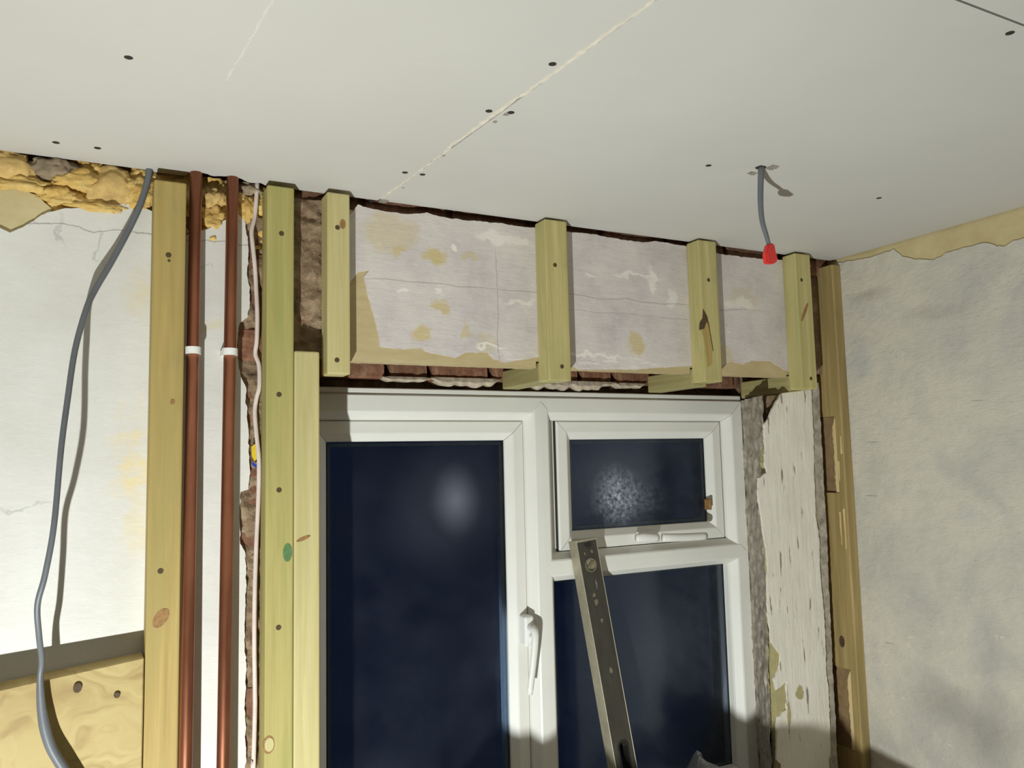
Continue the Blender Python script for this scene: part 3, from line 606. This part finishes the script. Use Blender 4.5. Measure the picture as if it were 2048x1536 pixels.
b4 = stud('hanging_batten', 1.354, 1.413, .187, .548, 'timber batten on the lintel with a dark split knot', 'timber_batten', cat='batten'); add_screws(b4, [(1.3817, 0.4457)])
kx, kz = kn[3][0], kn[3][1]
obj('knot', slab(rag([(kx - .002, kz + .004), (kx + .006, kz + .006), (kx + .013, kz - .01), (kx + .022, kz - .075), (kx + .020, kz - .11), (kx + .004, kz - .12), (kx - .002, kz - .06), (kx - .010, kz - .016)], .008, .001, 4), -.0474, -.045), 'timber_ochre', b4)
obj('knot', slab(rag([(kx - .002, kz + .028), (kx + .010, kz + .010), (kx + .015, kz - .012), (kx + .007, kz - .004), (kx + .000, kz - .022), (kx - .016, kz - .026), (kx - .013, kz - .010), (kx - .005, kz + .004)], .006, .001, 5), -.0480, -.045), 'knot_dark', b4)
obj('split', slab(rag([(kx + .012, kz - .006), (kx + .0145, kz - .006), (kx + .0255, kz - .078), (kx + .024, kz - .078)], .008, .0005, 6), -.0478, -.045), 'knot_dark', b4)
b5 = stud('hanging_batten', 1.691, 1.748, .176, .547, 'timber batten on the lintel above the cream jamb', 'timber_batten', cat='batten'); add_screws(b5, [(1.7101, 0.4734), (1.7242, 0.2042)])
knot(b5, 1.715, .385, .005, .03, -.047, 'knot', -.5)
for x0, x1, z0, z1, lab in ((.908, .955, .179, .236, 'short block behind the batten above the white mullion'), (1.355, 1.402, .179, .236, 'short block behind the batten with the split knot'), (1.692, 1.74, .168, .228, 'short block behind the batten above the cream jamb')):
    y0 = .0015
    tag(obj('spacer_block', bxm((x0, y0, z0), (x1, .186, z1 - .012), bev=.0025, seg=2), 'timber_block'), lab, 'timber block')
# corner post with two broken-out pockets on its window side
PX0, PX1, PY0, PY1 = 1.852, XR - .001, -.03, .058
bm = bmesh.new(); zs = [FLOOR, -.80, -.585, -.108, .105, .533]; nt = .011
for k in range(5):
    if k in (1, 3): 
        pts = [(PX0 + nt, PY1), (PX0 + nt, PY0 + .032), (PX0, PY0 + .022), (PX0, PY0 + .003), (PX0 + .003, PY0), (PX1, PY0), (PX1, PY1)]
    else: pts = [(PX0, PY1), (PX0, PY1 - .01), (PX0, PY0 + .022), (PX0, PY0 + .003), (PX0 + .003, PY0), (PX1, PY0), (PX1, PY1)]
    a = [bm.verts.new((x, y, zs[k])) for x, y in pts]; b = [bm.verts.new((x, y, zs[k + 1])) for x, y in pts]
    for i in range(7): bm.faces.new((a[i], a[(i + 1) % 7], b[(i + 1) % 7], b[i]))
    bm.faces.new(a[::-1]); bm.faces.new(b)
bmesh.ops.recalc_face_normals(bm, faces=bm.faces)
cp = tag(obj('corner_post', bm, 'timber_brown'), 'weathered brown timber post in the corner against the grey wall', 'timber post')
for z0, z1 in ((-.80, -.585), (-.108, .105)):
    obj('bark_patch', slab(rag([(PY0 + .033, z0 + .001), (PY1 - .001, z0 + .001), (PY1 - .001, z1 - .001), (PY0 + .033, z1 - .001)], .01, .001, 3), PX0 + nt - .002, PX0 + nt + .001, 'x'), 'bark', cp)
    obj('split_edge', slab(rag([(PY0 + .021, z0 + .002), (PY0 + .033, z0 + .002), (PY0 + .034, z1 - .03), (PY0 + .024, z1 - .002), (PY0 + .016, z1 - .06)], .008, .0022, 6), PX0 + .001, PX0 + .006, 'x'), 'timber_raw', cp)
obj('knot', slab([(.014 + .009 * math.cos(a * .45), -.514 + .016 * math.sin(a * .45)) for a in range(14)], PX0 - .0006, PX0 + .002, 'x'), 'knot_dark', cp)
for k, (y, z0, z1) in enumerate(((-.012, -.02, -.075), (-.006, -.16, -.25), (-.02, -.15, -.26), (-.024, .0, .05))):
    obj('splinter', slab(rag([(y - .0025, z0), (y + .003, z0), (y + .001, z1), (y - .001, z1)], .01, .001, k), PX0 - .001, PX0 + .002, 'x'), 'timber_raw', cp)
# plank low on the left
bd = bmesh.new(); vs = []
for x, y, zt in ((.0925, -.053, -.3165), (-.62, -.085, -.389)):
    vs.append([bd.verts.new(p) for p in ((x, y, zt), (x, -.003, zt), (x, -.003, zt - .42), (x, y, zt - .42))])
for k in range(4): bd.faces.new((vs[0][k], vs[0][(k + 1) % 4], vs[1][(k + 1) % 4], vs[1][k]))
bd.faces.new(vs[0]); bd.faces.new(vs[1][::-1]); bmesh.ops.recalc_face_normals(bd, faces=bd.faces); bmesh.ops.bevel(bd, geom=list(bd.edges), offset=.002, segments=1, affect='EDGES')
pk = tag(obj('timber_plank', bd, 'plywood'), 'wide yellow plank fixed low on the white wall beside the ochre stud', 'plank')
(bx_, bz_), (cx_, cz_) = [(-0.0065, -0.3527), (0.0519, -0.3717)]
add_screws(pk, [(cx_, cz_)], -.0575); knot(pk, bx_, bz_, .005, .006, -.0605, 'knot_dark'); pk.children[0].scale = (1.3, 1, 1.3)

# ================================================================ pipes, clips and cables
for top_, bot_, (x, y), lab, cl in (((0.1681, -0.0202, 0.7), (0.1528, -0.0872, -1.85), (0.1651, -0.033), 'copper pipe running up beside the ochre stud', 'white clip round the copper pipe beside the ochre stud'), ((0.2341, -0.0206, 0.7), (0.2091, -0.0862, -1.85), (0.2294, -0.033), 'copper pipe running up beside the broken plaster edge', 'white clip round the copper pipe beside the broken plaster edge')):
    tag(obj('copper_pipe', tube([bot_, top_], .011, 28, 1), 'copper', None, None, True), lab, 'pipe')
    bm = bmesh.new(); n = 20; rr = []
    for z in (.2085, .2215):
        rr.append([[bm.verts.new((x + r_ * math.cos(a), y + r_ * math.sin(a), z)) for a in [math.radians(60 - 300 * k / n) for k in range(n + 1)]] for r_ in (.0112, .0140)])
    for k in range(n):
        for q in ((rr[0][0][k], rr[0][0][k + 1], rr[1][0][k + 1], rr[1][0][k]), (rr[0][1][k + 1], rr[0][1][k], rr[1][1][k], rr[1][1][k + 1]), (rr[0][0][k + 1], rr[0][0][k], rr[0][1][k], rr[0][1][k + 1]), (rr[1][0][k], rr[1][0][k + 1], rr[1][1][k + 1], rr[1][1][k])): bm.faces.new(q)
    box(bm, (x - .013, y + .011, .2085), (x + .013, -.0005, .2215), .001)
    bmesh.ops.recalc_face_normals(bm, faces=bm.faces); tag(obj('pipe_clip', bm, 'white_plastic'), cl, 'pipe clip', 'clips on the copper pipes')
wc = [tuple(p) for p in [(0.2804, 0.0, 0.5308), (0.2778, 0.0, 0.4882), (0.2714, 0.0, 0.4574), (0.2735, 0.0, 0.4287), (0.2785, 0.0, 0.3875), (0.2816, 0.0, 0.3393), (0.2829, 0.0, 0.2912), (0.2823, 0.0, 0.2432), (0.2806, 0.0, 0.2178), (0.2872, 0.0, 0.1957), (0.2875, 0.0, 0.1551), (0.283, 0.0, 0.1328), (0.2804, 0.0, 0.1059), (0.2835, 0.0, 0.06), (0.2875, 0.0, 0.0142), (0.2879, 0.0, -0.0539), (0.2848, 0.0, -0.1427), (0.2818, 0.0, -0.2312), (0.2815, 0.0, -0.319), (0.2839, 0.0, -0.4062), (0.2841, 0.0, -0.4493), (0.2813, 0.0, -0.5493), (0.2802, 0.0, -0.6491)]]
wc = [(wc[0][0] + .004, .0, .60)] + [(x, -.006 + .003 * math.sin(i * 1.7), z) for i, (x, y, z) in enumerate(wc)] + [(wc[-1][0], -.004, FLOOR + .01)]
tag(obj('white_cable', tube(wc, .0042, 8, 5, .7), 'pink_cable', None, None, True), 'thin pinkish white cable running down beside the tall stud', 'cable')
gc = [(0.0872, -0.006, 0.5667), (0.0866, -0.01, 0.5396), (0.0764, -0.013, 0.4919), (0.0589, -0.018, 0.4416), (0.0301, -0.03, 0.3715), (0.0038, -0.045, 0.3125), (-0.009, -0.06, 0.2738), (-0.0235, -0.08, 0.2018), (-0.0317, -0.11, 0.1158), (-0.0382, -0.135, 0.0347), (-0.0439, -0.16, -0.0805), (-0.0538, -0.16, -0.1549), (-0.0629, -0.15, -0.2001), (-0.0605, -0.13, -0.2483), (-0.0572, -0.1, -0.2921), (-0.0589, -0.088, -0.3249), (-0.0542, -0.083, -0.3802), (-0.0426, -0.082, -0.4281), (-0.0222, -0.082, -0.4699), (0.0014, -0.085, -0.5192)]
tag(obj('grey_cable', tube(gc, lambda u: .0062 - .0018 * min(1, u / .5) if u < .78 else .0044 + .0036 * min(1, (u - .78) / .08), 12, 6), 'grey_cable', None, None, True), 'loose grey cable hanging down over the white wall', 'cable')
dr = [tuple(p) for p in [(1.1409, -0.484, 0.5637), (1.1369, -0.484, 0.5432), (1.1317, -0.484, 0.488), (1.1328, -0.484, 0.4489), (1.1422, -0.484, 0.4186), (1.1475, -0.484, 0.4015)]]
lc = tag(obj('light_cable', tube(dr, lambda u: .0066 - .0026 * u, 12, 6), 'grey_cable', None, None, True), 'grey cable end hanging from the ceiling hole with a red cap', 'cable')
rp = [(1.1411, -0.484, 0.4028), (1.1568, -0.484, 0.4045), (1.1595, -0.484, 0.3881), (1.1648, -0.484, 0.3719), (1.1539, -0.484, 0.365), (1.1344, -0.484, 0.3632), (1.1332, -0.484, 0.3825)]
bm = slab([(p[0], p[2]) for p in rp], rp[0][1] - .007, rp[0][1] + .007); bmesh.ops.bevel(bm, geom=[e for e in bm.edges if e.calc_face_angle(0) > .6], offset=.003, segments=2, affect='EDGES')
tag(obj('terminal_cap', bm, 'red_plastic', lc), 'red plastic cap')
sc_ = tag(empty('packaging_scrap', (.281, -.006, .0)), 'tiny yellow and blue scrap wedged beside the tall stud', 'scrap')
obj('yellow_piece', slab([(.274, .040), (.283, .046), (.287, .020), (.280, .012), (.275, .022)], -.008, -.004), 'yellow_plastic', sc_); obj('blue_piece', slab([(.275, .011), (.288, .003), (.287, -.004), (.277, .004)], -.008, -.004), 'blue_plastic', sc_)

# ================================================================ spirit level leaning on the window
A, B = Vector((1.124, .160, -.203)), Vector((1.188, .062, -.925))
ln = (A - B).length
bm = bmesh.new(); W2, DEP = .0305, .034
def loop(pts):
    vs = [bm.verts.new((x, 0, z)) for x, z in pts]; return [bm.edges.new((vs[i], vs[(i + 1) % len(vs)])) for i in range(len(vs))]
es = loop([(-W2, 0), (W2, 0), (W2, ln), (-W2, ln)])
es += loop([(.015 * math.cos(a * .3927), ln - .062 + .015 * math.sin(a * .3927)) for a in range(16)])
sl0, sl1 = ln - .50, ln - .645
stad = [(.013 * math.cos(math.radians(a)), sl0 + .013 * math.sin(math.radians(a))) for a in range(0, 181, 20)] + [(.013 * math.cos(math.radians(a)), sl1 + .013 * math.sin(math.radians(a))) for a in range(180, 361, 20)]
es += loop(stad)
fs = bmesh.ops.triangle_fill(bm, edges=es, use_beauty=True)['geom']
fs = [f for f in fs if isinstance(f, bmesh.types.BMFace)]
ex = bmesh.ops.extrude_face_region(bm, geom=fs)['geom']
for v in ex:
    if isinstance(v, bmesh.types.BMVert): v.co.y += DEP
bmesh.ops.recalc_face_normals(bm, faces=bm.faces)
lv = obj('spirit_level', bm, 'level_dark', None, ZERO); tag(lv, 'worn grey spirit level leaning against the window frame', 'spirit level')
zz = (A - B).normalized(); xx = (Vector((1, .04, 0)) - zz * zz.dot(Vector((1, .04, 0)))).normalized(); yy = zz.cross(xx)
def lvpart(name, bm, mat): return obj(name, bm, mat, lv, ZERO)
lvpart('edge_rail', bxm((-W2 - .0008, -.0008, .002), (-W2 + .001, DEP + .0008, ln), bev=.0004), 'level_edge'); lvpart('edge_rail', bxm((W2 - .001, -.0008, .002), (W2 + .0008, DEP + .0008, ln), bev=.0004), 'level_edge')
lvpart('end_cap', bxm((-W2 - .0015, -.0015, ln - .002), (W2 + .0015, DEP + .0015, ln + .004), bev=.001), 'level_edge')
bm = bmesh.new(); bmesh.ops.create_cone(bm, cap_ends=True, segments=24, radius1=.0149, radius2=.0149, depth=.02, matrix=Matrix.Translation((0, .014, ln - .062)) @ Matrix.Rotation(math.pi / 2, 4, 'X')); lvpart('vial_housing', bm, 'vial')
bm = bmesh.new(); rr = [[bm.verts.new((r_ * math.cos(a * .2618), y_, ln - .062 + r_ * math.sin(a * .2618))) for a in range(24)] for r_, y_ in ((.0175, .0005), (.0175, -.0016), (.0148, -.0016), (.0135, .003))]
for p_, q_ in zip(rr, rr[1:]):
    for k in range(24): bm.faces.new((p_[k], p_[(k + 1) % 24], q_[(k + 1) % 24], q_[k]))
bmesh.ops.recalc_face_normals(bm, faces=bm.faces); lvpart('vial_ring', bm, 'level_ring')
bm = bmesh.new(); bmesh.ops.create_cone(bm, cap_ends=True, segments=14, radius1=.0045, radius2=.0045, depth=.024, matrix=Matrix.Translation((0, .003, ln - .062)) @ Matrix.Rotation(.9, 4, 'Y')); lvpart('vial', bm, 'level_ring')
lvpart('hanging_slot', slab([(-.010, ln - .008), (.012, ln - .006), (.010, ln - .016), (-.002, ln - .018)], -.0012, .0005), 'black_rubber')
bm = bmesh.new(); so = [(x * 1.22, (z - (sl0 + sl1) / 2) * 1.04 + (sl0 + sl1) / 2) for x, z in stad]; n = len(stad)
for y in (-.0015, .001): pass
a = [bm.verts.new((x, -.0018, z)) for x, z in so]; b = [bm.verts.new((x, -.0018, z)) for x, z in stad]; c_ = [bm.verts.new((x, DEP, z)) for x, z in stad]; d_ = [bm.verts.new((x, .0005, z)) for x, z in so]
for k in range(n):
    k2 = (k + 1) % n; bm.faces.new((a[k], a[k2], b[k2], b[k])); bm.faces.new((b[k], b[k2], c_[k2], c_[k])); bm.faces.new((d_[k], d_[k2], a[k2], a[k]))
lvpart('grip_slot', bm, 'black_rubber')
for u, v, s_ in ((-.004, .155, .008), (.004, .20, .006), (.004, .32, .006), (-.006, .135, .005), (.010, .03, .004), (-.012, .032, .003)):
    pts = [(u + s_ * (.5 + .5 * rnd.random()) * math.cos(a * .63), ln - v + s_ * 1.4 * (.5 + .5 * rnd.random()) * math.sin(a * .63)) for a in range(10)]
    lvpart('worn_mark', slab(rag(pts + pts[:1], .002, .0016, v * 90, 260)[:-1], -.0006, .0004), 'level_ring')
lv.matrix_world = Matrix(((xx.x, yy.x, zz.x, B.x), (xx.y, yy.y, zz.y, B.y), (xx.z, yy.z, zz.z, B.z + EYE), (0, 0, 0, 1)))

# clear polythene bag on the sill
bm = bmesh.new(); bmesh.ops.create_icosphere(bm, subdivisions=4, radius=1)
for v in bm.verts:
    c = v.co.copy(); k = 1 + .35 * noise.noise(c * 2.3) + .22 * noise.noise(c * 5); top_ = max(0, c.z)
    pk1 = max(0, 1 - abs(c.x - .35) * 2.6) * top_; pk2 = max(0, 1 - abs(c.x + .6) * 2.6) * top_
    v.co = Vector((1.375 + c.x * .115 * k, .105 + c.y * .055 * k, max(-.9255, -.885 + c.z * .05 * k + .10 * pk1 + .085 * pk2)))
tag(obj('polythene_bag', bm, 'polythene'), 'crumpled clear polythene bag standing on the sill', 'plastic bag')

# ================================================================ things below the picture that shape the light
def leg_pts(b, t, r): return tube([b, t], r, 8, 1)
wl = tag(empty('work_lamp', (LAMP.x, LAMP.y - .06, FLOOR)), 'yellow portable work lamp on a low stand on the floor', 'work lamp')
d = (AIM - LAMP).normalized(); back = LAMP - d * .035
ob = bmesh.new(); box(ob, (-.075, -.055, -.055), (.075, .055, 0), .008, 2)
q = d.to_track_quat('Z', 'Y').to_matrix().to_4x4(); bmesh.ops.transform(ob, matrix=Matrix.Translation(back) @ q, verts=ob.verts); obj('housing', ob, 'lamp_yellow', wl)
ob = bmesh.new(); box(ob, (-.065, -.045, .0005), (.065, .045, .003)); bmesh.ops.transform(ob, matrix=Matrix.Translation(back) @ q, verts=ob.verts); obj('lens', ob, 'lamp_glass', wl)
st = back - d * .03
obj('stem', leg_pts((st.x, st.y, FLOOR + .02), tuple(st - Vector((0, 0, .05))), .011), 'black_rubber', wl)
for k in range(3): obj('leg', leg_pts((st.x + .22 * math.cos(k * 2.1 + .5), st.y + .22 * math.sin(k * 2.1 + .5), FLOOR + .01), (st.x, st.y, FLOOR + .28), .008), 'black_rubber', wl)
# added bench and sack, both unseen; the sack blocks the lamp low down
tb = tag(empty('added_bench', (.62, -.70, FLOOR)), 'added unseen bench of bare boards carrying the shadow-casting sack', 'bench')
for k in range(3): obj('board', bxm((.12, -.92 + k * .155, -1.20), (1.30, -.77 + k * .155, -1.175), bev=.003), 'timber_x', tb)
for x in (.2, 1.22):
    obj('cross_bar', bxm((x - .025, -.92, -1.25), (x + .025, -.455, -1.2005)), 'timber_y', tb)
    for y in (-.88, -.50): obj('leg', bxm((x - .022, y - .022, FLOOR), (x + .022, y + .022, -1.25)), 'timber_z', tb)
ridge = [(.13, -1.17), (.15, -1.06), (.20, -1.022), (.25, -1.024), (.268, -1.025), (.286, -1.014), (.36, -1.03), (.46, -1.045), (.535, -1.053), (.57, -1.049), (.60, -1.020), (.63, -.993), (.67, -1.016), (.72, -1.047), (.78, -1.0425), (.83, -1.033), (.92, -1.020), (1.0, -1.03), (1.10, -1.06), (1.13, -1.17)]  # profile shaped so the added sack casts the wanted shadow edge
bm = bmesh.new(); rows = []; base = -1.1745
for i in range(101):
    x = .13 + i * .01; k = max(q for q in range(len(ridge) - 1) if ridge[q][0] <= x + 1e-9) if x < 1.13 else len(ridge) - 2
    (xa, za), (xb, zb) = ridge[k], ridge[k + 1]; u = (x - xa) / (xb - xa); zt = za + (zb - za) * u
    rows.append([bm.verts.new((x, -.70 + y, base + max(0, zt - base) * h_ + (.006 * noise.noise(Vector((x * 30, y * 40, 2))) if 0 < h_ < 1 else .003 * noise.noise(Vector((x * 70, 0, 0))) * h_))) for y, h_ in ((-.13, 0), (-.125, .28), (-.09, .58), (-.045, .84), (0, 1), (.045, .84), (.09, .58), (.125, .28), (.13, 0))])
for a, b in zip(rows, rows[1:]):
    for k in range(8): bm.faces.new((a[k], b[k], b[k + 1], a[k + 1]))
    bm.faces.new((a[8], b[8], b[0], a[0]))
bm.faces.new(rows[0]); bm.faces.new(rows[-1][::-1]); bmesh.ops.recalc_face_normals(bm, faces=bm.faces)
tag(obj('shadow_caster_sack', bm, 'sack', None, None, True), 'added unseen sack shaped to shade the lower window and right wall', 'sack')
